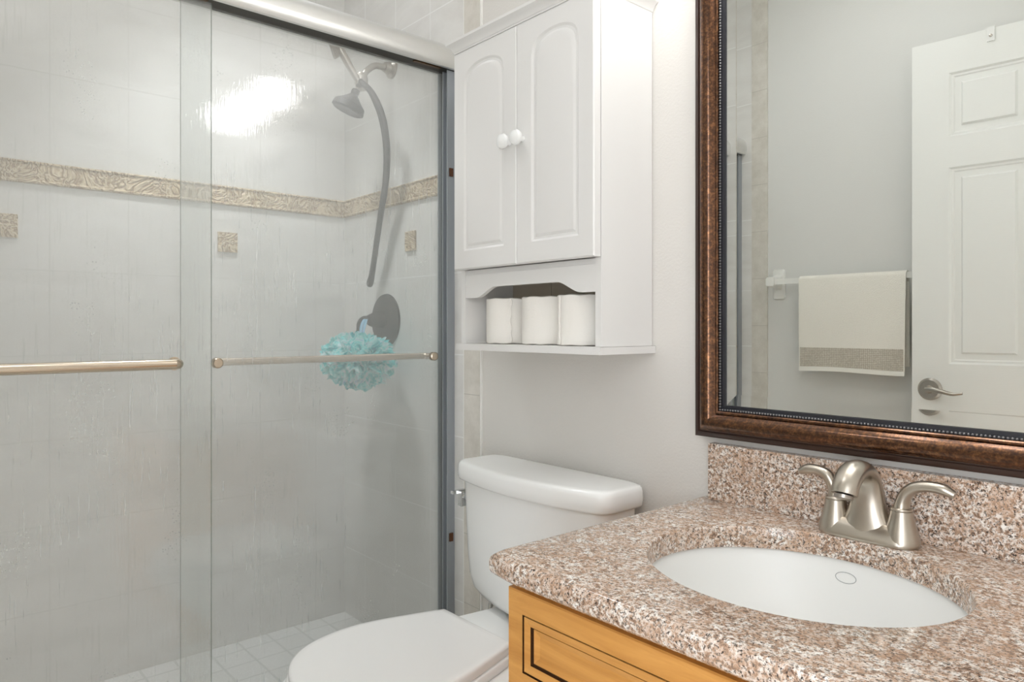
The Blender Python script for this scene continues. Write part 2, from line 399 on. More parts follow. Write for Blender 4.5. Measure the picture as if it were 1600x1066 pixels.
# ------------------------------------------------------------------ shower enclosure
se = empty('shower_door', (0, -.78, .15), 'framed sliding glass shower door, fogged with steam, below a rounded aluminium header', 'shower door')
prof = [(-.032,1.842),(-.036,1.86),(-.036,1.885),(-.028,1.902),(-.012,1.912),(.008,1.916),(.026,1.912),(.038,1.900),(.045,1.884),(.047,1.866),(.045,1.850),(.040,1.842),(.030,1.842),(.030,1.853),(-.024,1.853),(-.024,1.842)]
bm = B(); loft(bm, [[(x, y, z) for x, z in prof] for y in (YF+.004, -.004)]); finish('header_rail', bm, M_alu, se, angle=40)
bm = B(); box(bm, -.0235, .0295, YF+.006, -.006, 1.8425, 1.8525)
hc = finish('header_shade_strip', bm, M_shade, se)  # dark fill in the header recess, its shade put into the colour
for y in (-.75, -.10):
    bm = B(); box(bm, .016, .026, y-.045, y+.045, 1.8395, 1.8435); finish('roller_bracket', bm, plain('bronze_bracket', (92,66,44), .4, .6), hc, bevel=.001)
for ya, yb in ((-.03, -.004), (YF+.004, YF+.03)):
    bm = B()
    ym = ya if ya > -1 else yb; yo = yb if ya > -1 else ya; s = 1 if ya > -1 else -1
    box(bm, -.028, .022, min(yo, yo-s*.008), max(yo, yo-s*.008), .152, 1.842)
    for x0, x1 in ((-.028,-.024),(-.003,.0005),(.018,.022)): box(bm, x0, x1, min(ym, yo-s*.0081), max(ym, yo-s*.0081), .152, 1.842)
    j = finish('wall_jamb', bm, M_jamb, se)
for z in (1.545, .48):
    bm = B(); box(bm, .0222, .0262, -.024, -.012, z-.012, z+.012); finish('bumper', bm, plain('brown_bumper', (88,52,26), .5), se, bevel=.001)
bm = B(); box(bm, -.034, .034, YF+.006, -.006, .1505, .160); box(bm, -.034, -.030, YF+.006, -.006, .160, .18); box(bm, .026, .030, YF+.006, -.006, .160, .185); finish('bottom_track', bm, M_alu, se, bevel=.001)
def pane(name, xc, y0, y1, handle):
    t = .003; z0, z1 = .165, 1.8515
    bm = B(); box(bm, xc-t, xc+t, y0, y1, z0, z1)
    bm.normal_update()
    for f_ in bm.faces:
        c = f_.calc_center_median()
        f_.material_index = 0 if c.x > xc+t*.9 else (1 if c.x < xc-t*.9 else 2)
    me = bpy.data.meshes.new(name); bm.to_mesh(me); bm.free()
    for m in (M_clear, M_fog, M_gedge): me.materials.append(m)
    o = bpy.data.objects.new(name, me); C.objects.link(o); o.parent = se; o.matrix_parent_inverse = se.matrix_basis.inverted(); return o
outer = pane('glass_panel', .012, -1.52, -.693, None)
inner = pane('glass_panel', -.013, -.753, -.014, None)
bm = B(); zb = 1.011
tube(bm, [(.0152,-.775,zb),(.036,-.773,zb),(.047,-.778,zb),(.052,-.79,zb),(.053,-.81,zb),(.053,-1.1,zb),(.053,-1.43,zb),(.052,-1.45,zb),(.047,-1.462,zb),(.036,-1.467,zb),(.0152,-1.465,zb)], .0115, 20)
for y in (-.775, -1.465): lathe(bm, [(0,0),(.015,0),(.015,.003),(.0,.004)], (.0152, y, zb), (1,0,0), 24)
ob = finish('towel_bar', bm, M_hand, outer)
bm = B(); zb = 1.008; ya, yb = -.676, -.052
tube(bm, [(-.0162,yb-.004,zb),(-.036,yb-.004,zb),(-.047,yb-.009,zb),(-.052,yb-.020,zb),(-.053,yb-.04,zb),(-.053,-.36,zb),(-.053,ya+.04,zb),(-.052,ya+.02,zb),(-.047,ya+.009,zb),(-.036,ya+.004,zb),(-.0162,ya+.004,zb)], .0095, 20)
for y in (ya+.004, yb-.004):
    lathe(bm, [(0,0),(.0125,0),(.0125,.005),(.010,.007),(.0,.007)], (-.0098, y, zb), (1,0,0), 24)
    lathe(bm, [(0,0),(.0125,0),(.0125,-.004),(0,-.004)], (-.0162, y, zb), (1,0,0), 24)
finish('towel_bar', bm, M_hand, inner)

# ------------------------------------------------------------------ shower fittings
sh = empty('shower_set', (-.33, -.004, 1.95), 'shower arm on end wall with dark round head, pale hand shower and long hose', 'shower')
bm = B(); lathe(bm, [(0,0),(.032,0),(.031,.006),(.020,.014),(.016,.03),(0,.03)], (-.325,-.004,1.945), (0,-1,0), 28)
tube(bm, [(-.325,-.03,1.945),(-.325,-.07,1.94),(-.325,-.10,1.915),(-.325,-.115,1.89)], .0105, 14); finish('arm', bm, M_satin, sh)
bm = B(); lathe(bm, [(0,-.028),(.017,-.026),(.021,-.01),(.021,.01),(.017,.026),(0,.028)], (-.325,-.118,1.878), (0,0,1), 24); finish('diverter', bm, M_satin, sh)
bm = B(); dv = Vector((-.25,-.35,-1)).normalized(); o_ = Vector((-.335,-.130,1.852))
lathe(bm, [(0,0),(.012,0),(.014,.010),(.012,.018),(.030,.036),(.050,.052),(.053,.070),(.046,.075),(0,.073)], o_, dv, 28); finish('spray_head', bm, M_bronze, sh)
bm = B(); tube(bm, [(-.318,-.13,1.872),(-.325,-.15,1.905),(-.335,-.17,1.945),(-.345,-.185,1.975)], [.010,.0115,.0125,.013], 14); hs = finish('hand_shower', bm, M_satin, sh)
bm = B(); lathe(bm, [(0,-.006),(.020,-.006),(.036,.006),(.040,.018),(.038,.024),(0,.024)], (-.348,-.190,1.985), Vector((-.45,-.65,-.25)), 28); finish('spray_face', bm, M_satin, hs)
bm = B(); hp = [(-.322,-.13,1.862),(-.288,-.128,1.856),(-.262,-.115,1.82),(-.250,-.09,1.75),(-.256,-.07,1.66),(-.285,-.055,1.56),(-.335,-.045,1.45),(-.378,-.038,1.34),(-.408,-.034,1.27),(-.420,-.036,1.245),(-.408,-.040,1.236),(-.393,-.042,1.25),(-.362,-.045,1.34),(-.317,-.052,1.45),(-.268,-.06,1.56),(-.236,-.075,1.66),(-.230,-.095,1.75),(-.246,-.122,1.82),(-.298,-.136,1.870)]
tube(bm, hp, .0085, 12); finish('hose', bm, M_hose, sh)
vl = empty('shower_valve', (-.36,-.004,1.115), 'dark round shower valve plate with lever on the end wall, above the loofah', 'shower valve')
bm = B(); lathe(bm, [(0,0),(.088,0),(.086,.006),(.070,.012),(.030,.016),(0,.016)], (-.362,-.004,1.117), (0,-1,0), 48); finish('plate', bm, M_bronze, vl)
bm = B(); lathe(bm, [(0,.016),(.026,.016),(.024,.05),(.018,.066),(0,.068)], (-.362,-.004,1.117), (0,-1,0), 28)
tube(bm, [(-.362,-.062,1.117),(-.40,-.068,1.122),(-.430,-.068,1.105),(-.440,-.062,1.07)], [.012,.0085,.008,.009], 12); finish('lever', bm, M_bronze, vl)

# loofah
lf = empty('bath_loofah', (-.39,-.075,1.06), 'turquoise and pale blue mesh bath loofah hanging below the shower valve', 'loofah')
bm = B(); cen = Vector((-.315,-.135,.990))
for k in range(120):
    z = 1-2*(k+.5)/120; ph = k*2.39996; r = math.sqrt(max(0, 1-z*z)); d = Vector((r*math.cos(ph), r*math.sin(ph), z))
    base = cen + Vector((d.x*.100, d.y*.052, d.z*.040)); u = d.orthogonal().normalized(); v = d.cross(u)
    sz = random.uniform(.030,.046); p0 = random.uniform(0,6.28); fr = random.choice((3,4,5)); rows = []
    for i in range(5):
        rr = sz*i/4
        rows.append([base + (u*math.cos(a)+v*math.sin(a))*rr + d*(rr*.75 + .016*(i/4)**2*math.sin(fr*a+p0)+.004*math.sin(9*a+k)) for a in [2*math.pi*j/22 for j in range(22)]] if i else [base]*22)
    loft(bm, rows[1:], cap=(True, False))
finish('ruffled_mesh', bm, M_loof, lf, angle=80)
bm = B(); tube(bm, [(-.385,-.075,1.118),(-.378,-.090,1.09),(-.345,-.11,1.03)], .010, 8, flat=.25, up=(0,1,0)); tube(bm, [(-.368,-.076,1.118),(-.362,-.09,1.08),(-.332,-.11,1.03)], .010, 8, flat=.25, up=(0,1,0))
finish('hanging_ribbon', bm, M_ribbon, lf)

# ------------------------------------------------------------------ wall cabinet
wc = empty('wall_cabinet', (.506, 0, 1.04), 'white wall cabinet with two arched panel doors and an open shelf, hung above the toilet', 'cabinet')
X0, X1, YB = .272, .742, -.166
bm = B()
box(bm, X0, X0+.016, YB, -.002, 1.052, 1.773); box(bm, X1-.016, X1, YB, -.002, 1.052, 1.773)
box(bm, X0+.0162, X1-.0162, YB+.004, -.002, 1.222, 1.234); box(bm, X0+.0162, X1-.0162, YB+.004, -.002, 1.758, 1.773)
finish('case', bm, M_white, wc, bevel=.0008, bseg=1)
bm = B(); box(bm, X0+.0165, .432, -.008, -.003, 1.053, 1.221); box(bm, .4345, X1-.0165, -.008, -.003, 1.053, 1.221); finish('back_panel', bm, plain('back_board', (196,186,170), .6), wc)
boxo('shelf', (X0-.008, X1+.009, YB-.013, -.001, 1.036, 1.0515), M_white, wc, bevel=.002)
# crown moulding swept round three sides
cp = [(0,0),(.0,.004),(.002,.006),(.004,.012),(.008,.020),(.014,.026),(.016,.028),(.016,.036),(-.018,.036),(-.018,0)]
def crown_pt(k, o, z):
    yb = YB-.023
    return [(X0-o, -.001, z), (X0-o, yb-o, z), (X1+o, yb-o, z), (X1+o, -.001, z)][k]
bm = B(); loft(bm, [[crown_pt(k, o, 1.7731+z*.78) for o, z in cp] for k in range(4)]); box(bm, X0+.0185, X1-.0185, YB-.0045, -.002, 1.7735, 1.80)
finish('crown_moulding', bm, M_white, wc, angle=20)
# valance with shaped cut-out
bm = B(); xa, xb = X0+.0165, X1-.0165; pts = [(xb,1.2215),(xa,1.2215),(xa,1.165),(xa+.040,1.165)]
for i in range(17): t = i/16; pts.append((xa+.040+.075*t, 1.165+.025*(3*t*t-2*t**3)))
for i in range(17): t = i/16; pts.append((xb-.075*(1-t)-.040, 1.190-.025*(3*t*t-2*t**3)))
pts += [(xb,1.165)]
loft(bm, [[(x, y, z) for x, z in pts] for y in (YB+.001, YB+.013)]); finish('valance', bm, M_white, wc)
# arched doors
def arch(x0, x1, z0, zs, rise, ins, n=14):
    a, b = x0+ins, x1-ins; m = (a+b)/2; hw = (b-a)/2
    pts = [(a, z0+ins), (m, z0+ins), (b, z0+ins), (b, (z0+zs)/2)]
    sh = .016
    top = [(b, zs-ins*.8)]
    for i in range(n+1):
        t = math.pi*i/n; top.append((m+(hw-.002)*math.cos(t), zs+.006-ins*.9+rise*math.sin(t)**.8 if 0 < i < n else zs+.006-ins*.9))
    top.append((a, zs-ins*.8))
    return pts + top + [(a, (z0+zs)/2)]
def cab_door(x0, x1, px0, px1, knobx):
    bm = B(); z0, z1 = 1.235, 1.7728; yf = YB-.0225; yb = YB-.0025
    mk = lambda pts, y: [bm.verts.new((x, y, z)) for x, z in pts]
    steps = [(0, 0), (.005, .0035), (.010, .0035), (.016, .0010), (.022, .0002)]
    ins = [arch(px0, px1, 1.280, 1.688, .040, s) for s, _ in steps]
    # outer rectangle matched point by point
    base = ins[0]; cx, cz = (x0+x1)/2, (z0+z1)/2; outp = []
    for i, (x, z) in enumerate(base):
        if i == 0: outp.append((x0, z0))
        elif i == 1: outp.append((x, z0))
        elif i == 2: outp.append((x1, z0))
        elif i in (3,): outp.append((x1, z))
        elif i == len(base)-1: outp.append((x0, z))
        elif i == 4: outp.append((x1, z))
        elif i == len(base)-2: outp.append((x0, z))
        elif i == 5: outp.append((x1, z1))
        elif i == len(base)-3: outp.append((x0, z1))
        else: outp.append((x, z1))
    e = .0025
    inn = [(min(max(x, x0+e), x1-e), min(max(z, z0+e), z1-e)) for x, z in outp]
    R = [mk(outp, yb), mk(outp, yf+e), mk(inn, yf)] + [mk(i_, yf+d) for i_, (_, d) in zip(ins, steps)]
    n = len(base)
    for a, b in zip(R, R[1:]):
        for i in range(n): 
            try: bm.faces.new((a[i], a[(i+1) % n], b[(i+1) % n], b[i]))
            except ValueError: pass
    bm.faces.new(R[0]); bm.faces.new(R[-1])
    d = finish('door', bm, M_white, wc, angle=14)
    bm = B(); lathe(bm, [(0,0),(.007,0),(.0065,.009),(.010,.013),(.0165,.017),(.0175,.022),(.015,.027),(.008,.030),(0,.031)], (knobx, yf-.0003, 1.512), (0,-1,0), 28); finish('knob', bm, M_porc, d)
cab_door(.270, .5055, .311, .463, .484)
cab_door(.5070, .7425, .556, .700, .529)

# toilet paper rolls
def roll(loc, tail):
    o = empty('toilet_roll', loc)
    bm = B(); R, r, h, n = .0585, .021, .112, 56; x, y, z = loc; rings = []
    rad = lambda k: R + (.0022*(((k-tail) % n)/n))
    P_ = [(r, 0), (0, 0), (0, .0), (0, h), (0, h), (r, h)]
    def ring(kind, zz, off=0): return [(x + (r if kind else rad(k)-off)*math.cos(2*math.pi*k/n), y + (r if kind else rad(k)-off)*math.sin(2*math.pi*k/n), z+zz+(.0008*math.sin(k*.9) if not kind else 0)) for k in range(n)]
    Rg = loft(bm, [ring(1,.0008), ring(0,.001,.003), ring(0,.003,0), ring(0,.03), ring(0,.06), ring(0,.09), ring(0,h-.003,0), ring(0,h-.001,.003), ring(1,h-.0008)], cap=(False, False))
    for i in range(n): bm.faces.new((Rg[-1][i], Rg[-1][(i+1) % n], Rg[0][(i+1) % n], Rg[0][i]))
    finish('paper_body', bm, M_paper, o, angle=50)
    # loose tail edge
    a0 = 2*math.pi*tail/n; bm = B(); wob = [.0015*math.sin(i*1.7)+.001*math.sin(i*.7) for i in range(14)]
    rg = []
    for i in range(14):
        zz = z+.003+(h-.006)*i/13; a = a0+wob[i]/R
        rg.append([(x+(R+dd)*math.cos(a+da), y+(R+dd)*math.sin(a+da), zz) for dd, da in ((.0010,-.10),(.0032,-.05),(.0042,-.01),(.0028,.004),(.0008,0))])
    loft(bm, rg, closed=False, cap=(False, False)); finish('loose_sheet', bm, M_paper, o)
    bm = B(); rg = [[(x+rr*math.cos(2*math.pi*k/24), y+rr*math.sin(2*math.pi*k/24), z+zz) for k in range(24)] for rr, zz in ((.0205,.0015),(.0205,h-.0015),(.0195,h-.0015),(.0195,.0015))]
    Rg = loft(bm, rg, cap=(False, False))
    for i in range(24): bm.faces.new((Rg[-1][i], Rg[-1][(i+1) % 24], Rg[0][(i+1) % 24], Rg[0][i]))
    finish('cardboard_core', bm, M_card, o); return o
ang2 = lambda d: int(round(56*d/360)) % 56
tag(roll((.371, -.0885, 1.0517), ang2(-40)), 'white toilet paper roll at the left end of the open shelf', 'toilet paper', 'toilet paper rolls on the cabinet shelf')
tag(roll((.503, -.0895, 1.0517), ang2(160)), 'white toilet paper roll in the middle of the open shelf', 'toilet paper', 'toilet paper rolls on the cabinet shelf')
tag(roll((.629, -.0945, 1.0517), ang2(-112)), 'white toilet paper roll at the right end of the open shelf', 'toilet paper', 'toilet paper rolls on the cabinet shelf')

# ------------------------------------------------------------------ toilet
to = empty('toilet', (.487, -.40, 0), 'white two-piece toilet with closed lid between shower and vanity', 'toilet')
TX = .490
def tank_ring(hw, yb, yc, ym, z, it=2):
    pts = [(-hw, yb), (-hw*.5, yb), (0, yb), (hw*.5, yb), (hw, yb), (hw, (yb+yc)/2)]
    m = 8
    for i in range(m+1): t = -1+2*i/m; pts.append((-t*hw, ym+(yc-ym)*t*t))
    pts.append((-hw, (yb+yc)/2))
    return [(TX+p.x, p.y, z) for p in chaikin([Vector((a, b)) for a, b in pts], it, .25)]
bm = B(); T = [(.100,-.05,-.10,-.13,.408),(.155,-.04,-.115,-.148,.410),(.197,-.033,-.128,-.162,.420),(.219,-.030,-.136,-.172,.440),(.229,-.028,-.140,-.178,.47),(.234,-.027,-.143,-.181,.53),(.238,-.026,-.145,-.184,.62),(.242,-.026,-.147,-.186,.712)]
loft(bm, [tank_ring(*t) for t in T]); finish('tank', bm, M_porc, to, angle=70)
bm = B(); T = [(.246,-.022,-.150,-.189,.706),(.254,-.018,-.156,-.196,.708),(.257,-.016,-.158,-.199,.713),(.258,-.016,-.158,-.199,.728),(.257,-.016,-.157,-.198,.742),(.2555,-.018,-.155,-.196,.7485),(.252,-.021,-.151,-.192,.7525),(.246,-.026,-.146,-.186,.7537),(.238,-.033,-.139,-.178,.754),(.18,-.06,-.11,-.14,.7542)]
loft(bm, [tank_ring(*t) for t in T]); finish('tank_lid', bm, M_porc, to, angle=70)
bm = B(); lathe(bm, [(0,0),(.013,0),(.012,.006),(0,.007)], (TX-.2390,-.128,.658), (-1,0,0), 20)
box(bm, TX-.258, TX-.2435, -.148, -.116, .632, .670); box(bm, TX-.266, TX-.254, -.165, -.112, .664, .672); finish('flush_lever', bm, M_chrome, to, bevel=.003)
LH = [(.118,-.287),(.130,-.32),(.145,-.368),(.163,-.43),(.173,-.49),(.169,-.55),(.148,-.614),(.108,-.662),(.056,-.690)]
def seat_outline(s=0, z=0, sharp=True):
    h = catmull([(a+s, b if i else b, 0) for i, (a, b) in enumerate(LH)] + [(0,-.700-s,0)], 4)
    R_ = [(v.x, v.y-(s if v.y < -.5 else 0)*abs(v.y+.5)/.2) for v in h]
    pts = R_[:-1] + [(0, R_[-1][1])] + [(-a, b) for a, b in R_[:-1][::-1]]
    return [(TX-.002+a, b, z) for a, b in pts]
def sc(ring, k, z):
    cx, cy = TX-.002, -.47
    return [(cx+(x-cx)*k, cy+(y-cy)*k, z) for x, y, _ in ring]
o0 = seat_outline()
bm = B(); loft(bm, [sc(o0,.97,.4235), sc(o0,.995,.4245), sc(o0,1.0,.429), sc(o0,1.0,.438), sc(o0,.992,.4425), sc(o0,.97,.4445), sc(o0,.90,.4455)]); finish('seat_lid', bm, M_seat, to, angle=60)
bm = B(); ri = [sc(o0,1.01,.402), sc(o0,1.025,.405), sc(o0,1.03,.412), sc(o0,1.02,.420), sc(o0,1.0,.4225), sc(o0,.7,.4225), sc(o0,.68,.415), sc(o0,.7,.402)]
Rg = loft(bm, ri, cap=(False, False)); n = len(Rg[0])
for i in range(n): bm.faces.new((Rg[-1][i], Rg[-1][(i+1) % n], Rg[0][(i+1) % n], Rg[0][i]))
finish('seat_ring', bm, M_seat, to, angle=60)
for sx in (-1, 1): 
    bm = B(); x = TX+sx*.078; loft(bm, [[(x+a, -.272+b, z) for a, b in rrect(-.034,.034,-.016,.016,.010)] for z in (.4022,.418)])
    finish('hinge', bm, M_seat, to, bevel=.003)
# bowl: deck + rim flowing down to the foot
def bowl_ring(hw, yb, yf, z, wb=None):
    wb = wb or hw; pts = []
    pts = [(wb,yb),(wb,yb-.10),(hw,(yb*.45+yf*.55)),(hw*.93,yf+.10),(hw*.62,yf+.025),(0,yf),(-hw*.62,yf+.025),(-hw*.93,yf+.10),(-hw,(yb*.45+yf*.55)),(-wb,yb-.10),(-wb,yb),(0,yb)]
    return [(TX-.002+p.x, p.y, z) for p in chaikin([Vector(p) for p in pts], 3, .25)]
bm = B(); T = [(.105,-.12,-.56,.0),(.108,-.12,-.57,.03),(.096,-.13,-.53,.10),(.10,-.12,-.53,.18),(.13,-.08,-.60,.27),(.165,-.05,-.685,.35),(.182,-.035,-.712,.385),(.184,-.032,-.716,.396),(.178,-.036,-.71,.4015)]
loft(bm, [bowl_ring(a,b,c,z,min(a,.128)) for a,b,c,z in T]); finish('bowl', bm, M_porc, to, angle=60)
bm = B(); box(bm, TX-.06, TX+.06, -.12, -.06, .4018, .4078); finish('tank_gasket', bm, M_black, to)
bm = B(); tube(bm, [(.300,-.09,.41),(.285,-.085,.36),(.225,-.06,.27),(.215,-.03,.19),(.215,-.012,.17)], .006, 10)
lathe(bm, [(0,0),(.022,0),(.02,.006),(.008,.008),(.008,.03),(0,.03)], (.215,-.0005,.17), (0,-1,0), 20); finish('supply_line', bm, M_chrome, to)

# ------------------------------------------------------------------ vanity
vx0, vx1, vy = .894, 1.535, -.528
va = empty('vanity_cabinet', (1.215, -.27, 0), 'honey maple vanity cabinet with dark glazed grooves under the granite top', 'vanity')
bm = B(); ctop = .714
box(bm, vx0, vx0+.018, vy+.019, -.001, .0, ctop); box(bm, vx1-.018, vx1, vy+.019, -.001, .0, ctop); box(bm, vx0+.0185, vx1-.0185, vy+.09, -.002, .09, .108); box(bm, vx0+.0185, vx1-.0185, -.012, -.002, .11, ctop); box(bm, vx0+.0185, vx1-.0185, vy+.08, vy+.0895, 0, .108)
finish('case', bm, M_wood, va, bevel=.001, bseg=1)
bm = B()
for a in ((vx0,vx0+.04,.09,ctop),(vx1-.04,vx1,.09,ctop),(vx0+.0402,vx1-.0402,.09,.125),(vx0+.0402,vx1-.0402,ctop-.03,ctop),(vx0+.0402,vx1-.0402,.53,.57)): box(bm, a[0], a[1], vy, vy+.0185, a[2], a[3])
finish('face_frame', bm, M_wood, va)
GS = [(0,.002,0),(.002,0,0),(.033,0,0),(.0332,.0035,1),(.0355,.0035,1),(.0358,.001,0),(.0475,.003,0),(.0478,.0075,1),(.0505,.0075,1),(.0510,.0065,0),(.060,.010,0)]
def wood_front(name, x0, x1, z0, z1, parent=va):
    bm = B(); T = .019; yf = vy-.0005-T
    rings_rect(bm, x0, x1, z0, z1, GS, lambda x, d, z: (x, yf+d, z))
    a = [bm.verts.new((x, yf+.002, z)) for x, z in ((x0,z0),(x1,z0),(x1,z1),(x0,z1))]; b = [bm.verts.new((x, vy-.0005, z)) for x, z in ((x0,z0),(x1,z0),(x1,z1),(x0,z1))]
    for i in range(4): bm.faces.new((a[i], b[i], b[(i+1) % 4], a[(i+1) % 4]))
    bm.faces.new(b); bmesh.ops.remove_doubles(bm, verts=bm.verts[:], dist=1e-6)
    return finish(name, bm, [M_wood, M_glaze], parent, smooth=False)
wood_front('drawer_front', vx0+.003, vx1-.003, .548, .700)
xm = (vx0+vx1)/2
for a, b, k in ((vx0+.003, xm-.002, xm-.03), (xm+.002, vx1-.003, xm+.03)):
    d = wood_front('door', a, b, .11, .538)
    bm = B(); lathe(bm, [(0,0),(.006,0),(.005,.012),(.014,.018),(.013,.026),(0,.029)], (k, vy-.0198, .49), (0,-1,0), 24); finish('knob', bm, M_satin, d)
# countertop with oval cut-out
SX, SY, SA, SBB = 1.211, -.277, .218, .188
ct = empty('granite_countertop', (1.215, -.28, .715), 'speckled brown and cream granite countertop with oval cut-out and backsplash', 'countertop')
NX = 96
def ell(a, b, z, n=NX): return [(SX+a*math.cos(2*math.pi*k/n), SY+b*math.sin(2*math.pi*k/n), z) for k in range(n)]
cx0, cx1, cy0, cy1 = .868, 1.56, -.572, -.001
def outer_ring(ins, z):
    out = []; x0, x1, y0, y1 = cx0+ins, cx1-ins, cy0+ins, cy1; r = .022
    for k in range(NX):
        a = 2*math.pi*k/NX; dx, dy = math.cos(a), math.sin(a)
        t = min(((x1-SX)/dx if dx > 1e-9 else 9), ((x0-SX)/dx if dx < -1e-9 else 9), ((y1-SY)/dy if dy > 1e-9 else 9), ((y0-SY)/dy if dy < -1e-9 else 9))
        out.append([SX+dx*t, SY+dy*t, z])
    for cx_, cy_ in ((x0,y0),(x1,y0),(x1,y1),(x0,y1)):
        k = min(range(NX), key=lambda i: (out[i][0]-cx_)**2+(out[i][1]-cy_)**2)
        sx, sy = (1 if cx_ == x0 else -1), (1 if cy_ == y0 else -1)
        rr = r if cy_ == y0 else .0
        out[k][0] = cx_+sx*rr*.29; out[k][1] = cy_+sy*rr*.29
    return [tuple(p) for p in out]
zt, zb_ = .750, .715
rings = [ell(SA, SBB, zb_), ell(SA, SBB, zt-.003), ell(SA+.001, SBB+.001, zt-.0008), ell(SA+.003, SBB+.003, zt)]
rings += [outer_ring(.012, zt), outer_ring(.006, zt-.002), outer_ring(.002, zt-.006), outer_ring(0, zt-.012), outer_ring(0, zb_+.010), outer_ring(.002, zb_+.005), outer_ring(.007, zb_+.0005), outer_ring(.012, zb_)]
bm = B(); Rg = loft(bm, rings, cap=(False, False))
for i in range(NX): bm.faces.new((Rg[-1][i], Rg[-1][(i+1) % NX], Rg[0][(i+1) % NX], Rg[0][i]))
slab = finish('slab', bm, M_gran, ct, angle=50)
boxo('backsplash', (.897, cx1, -.0225, -.001, .7505, .861), M_gran, ct, bevel=.0015)
# sink
sk = empty('sink_basin', (SX, SY, .60), 'white oval undermount sink basin set below the granite', 'sink')
bm = B(); prof_ = [(1.10,0),(1.012,0),(1.0,-.004),(.975,-.02),(.93,-.05),(.85,-.085),(.72,-.115),(.52,-.137),(.30,-.147),(.12,-.150)]
rr_ = [ell(SA*s+.004, SBB*s+.004, zb_-.0008+h) for s, h in prof_] + [ell(SA*s+.012, SBB*s+.012, zb_-.012+h) for s, h in prof_[::-1][:-2]] + [ell(SA*1.10+.004, SBB*1.10+.004, zb_-.012)]
Rg = loft(bm, rr_, cap=(False, False)); 
for i in range(NX): bm.faces.new((Rg[-1][i], Rg[-1][(i+1) % NX], Rg[0][(i+1) % NX], Rg[0][i]))
finish('bowl', bm, plain('sink_porcelain', (238,239,237), .35), sk, angle=50)
bm = B(); lathe(bm, [(0,.001),(.014,.001),(.016,.004),(.027,.005),(.031,.002),(.031,-.008),(0,-.008)], (SX, SY, .565), (0,0,1), 32); finish('drain', bm, M_satin, sk)
# oval mark pressed in the far side of the bowl
bm = B(); cc = None
def bowl_pt(a, s_):
    for (s1, h1), (s2, h2) in zip(prof_[1:], prof_[2:]):
        if s2 <= s_ <= s1:
            t = (s1-s_)/(s1-s2); h = h1+(h2-h1)*t
            return Vector((SX+(SA*s_+.004)*math.cos(a), SY+(SBB*s_+.004)*math.sin(a), zb_-.0008+h))
a_c, s_c = math.radians(92.9), .966
pth = []
for k in range(32):
    t = 2*math.pi*k/32; q = bowl_pt(a_c+.075*math.cos(t), s_c+.012*math.sin(t)); pth.append(q+Vector((0,-.0003,.0003)))
tube(bm, pth+[pth[0]], .0006, 6, smooth=False); finish('oval_mark', bm, plain('mark_grey', (176,178,178), .4), sk)

# ------------------------------------------------------------------ faucet
fx, fy, fz = 1.2205, -.059, .7502
fc = empty('faucet', (fx, fy, fz), 'brushed nickel centerset faucet with two lever handles behind the sink', 'faucet')
bm = B()
def stad(hl, r, z, n=12):
    out = []
    for k in range(n+1): a = -math.pi/2+math.pi*k/n; out.append((fx+hl+r*math.cos(a), fy+r*math.sin(a), z))
    for k in range(n+1): a = math.pi/2+math.pi*k/n; out.append((fx-hl+r*math.cos(a), fy+r*math.sin(a), z))
    return out
loft(bm, [stad(.048,.0275,fz), stad(.048,.0285,fz+.003), stad(.048,.0285,fz+.0055), stad(.047,.027,fz+.010), stad(.042,.022,fz+.020), stad(.034,.014,fz+.030)]); 
finish('base', bm, M_nick, fc, angle=60)
# central fin blending up into the spout
bm = B(); rings = []
def oval(cx, cy, cz, rx, ry, tilt, n=28):
    out = []
    for k in range(n):
        a = 2*math.pi*k/n; x = rx*math.cos(a); y = ry*math.sin(a)
        out.append((cx+x, cy+y*math.cos(tilt), cz+y*math.sin(tilt)))
    return out
R_ = [(-.001,.006,.058,.0255,0),(-.001,.014,.048,.0235,0),(-.001,.026,.039,.021,0),(0,.045,.031,.0195,0),(0,.067,.0265,.0185,.05),(-.003,.087,.0240,.0175,.30),(-.010,.102,.0225,.0165,.75),(-.024,.1125,.0215,.016,1.2),(-.043,.116,.0212,.0155,1.6),(-.062,.111,.0210,.0155,2.0),(-.077,.098,.0205,.0155,2.4),(-.085,.084,.020,.015,2.7)]
P3 = catmull([(r[0], r[1], 0) for r in R_], 3); P4 = catmull([(r[2], r[3], r[4]) for r in R_], 3)
loft(bm, [oval(fx, fy+a.x, fz+a.y, b.x, b.y, b.z) for a, b in zip(P3, P4)]); sp = finish('spout', bm, M_nick, fc, angle=60)
bm = B(); dd = Vector((0,-.35,-1)).normalized(); lathe(bm, [(0,0),(.0140,0),(.0140,.005),(.0115,.006),(0,.0062)], (fx, fy-.0860, fz+.0830), dd, 24); finish('aerator', bm, M_satin, sp)
for s in (-1, 1):
    hx = fx+s*.0515
    bm = B(); lathe(bm, [(0,.006),(.0270,.006),(.0265,.010),(.0235,.022),(.0195,.036),(.0170,.048),(.0162,.055),(0,.055)], (hx, fy, fz), (0,0,1), 32); finish('handle_base', bm, M_nick, fc, angle=50)
    kk = 1 if s > 0 else .84
    bm = B(); lathe(bm, [(0,.0552),(.0155,.0552),(.0163,.057),(.0155,.059),(.0135,.060),(0,.060)], (hx, fy, fz), (0,0,1), 32)
    tube(bm, [(hx, fy, fz+.056),(hx+s*.002, fy, fz+.070),(hx+s*.008, fy, fz+.084),(hx+s*.020*kk, fy, fz+.094),(hx+s*.038*kk, fy, fz+.0985),(hx+s*.058*kk, fy, fz+.0975),(hx+s*.074*kk, fy, fz+.0915)], [.0140,.0122,.0112,.0105,.0096,.0100,.0068], 20, flat=.85, up=(0,0,1))
    finish('lever_handle', bm, M_nick, fc, angle=60)

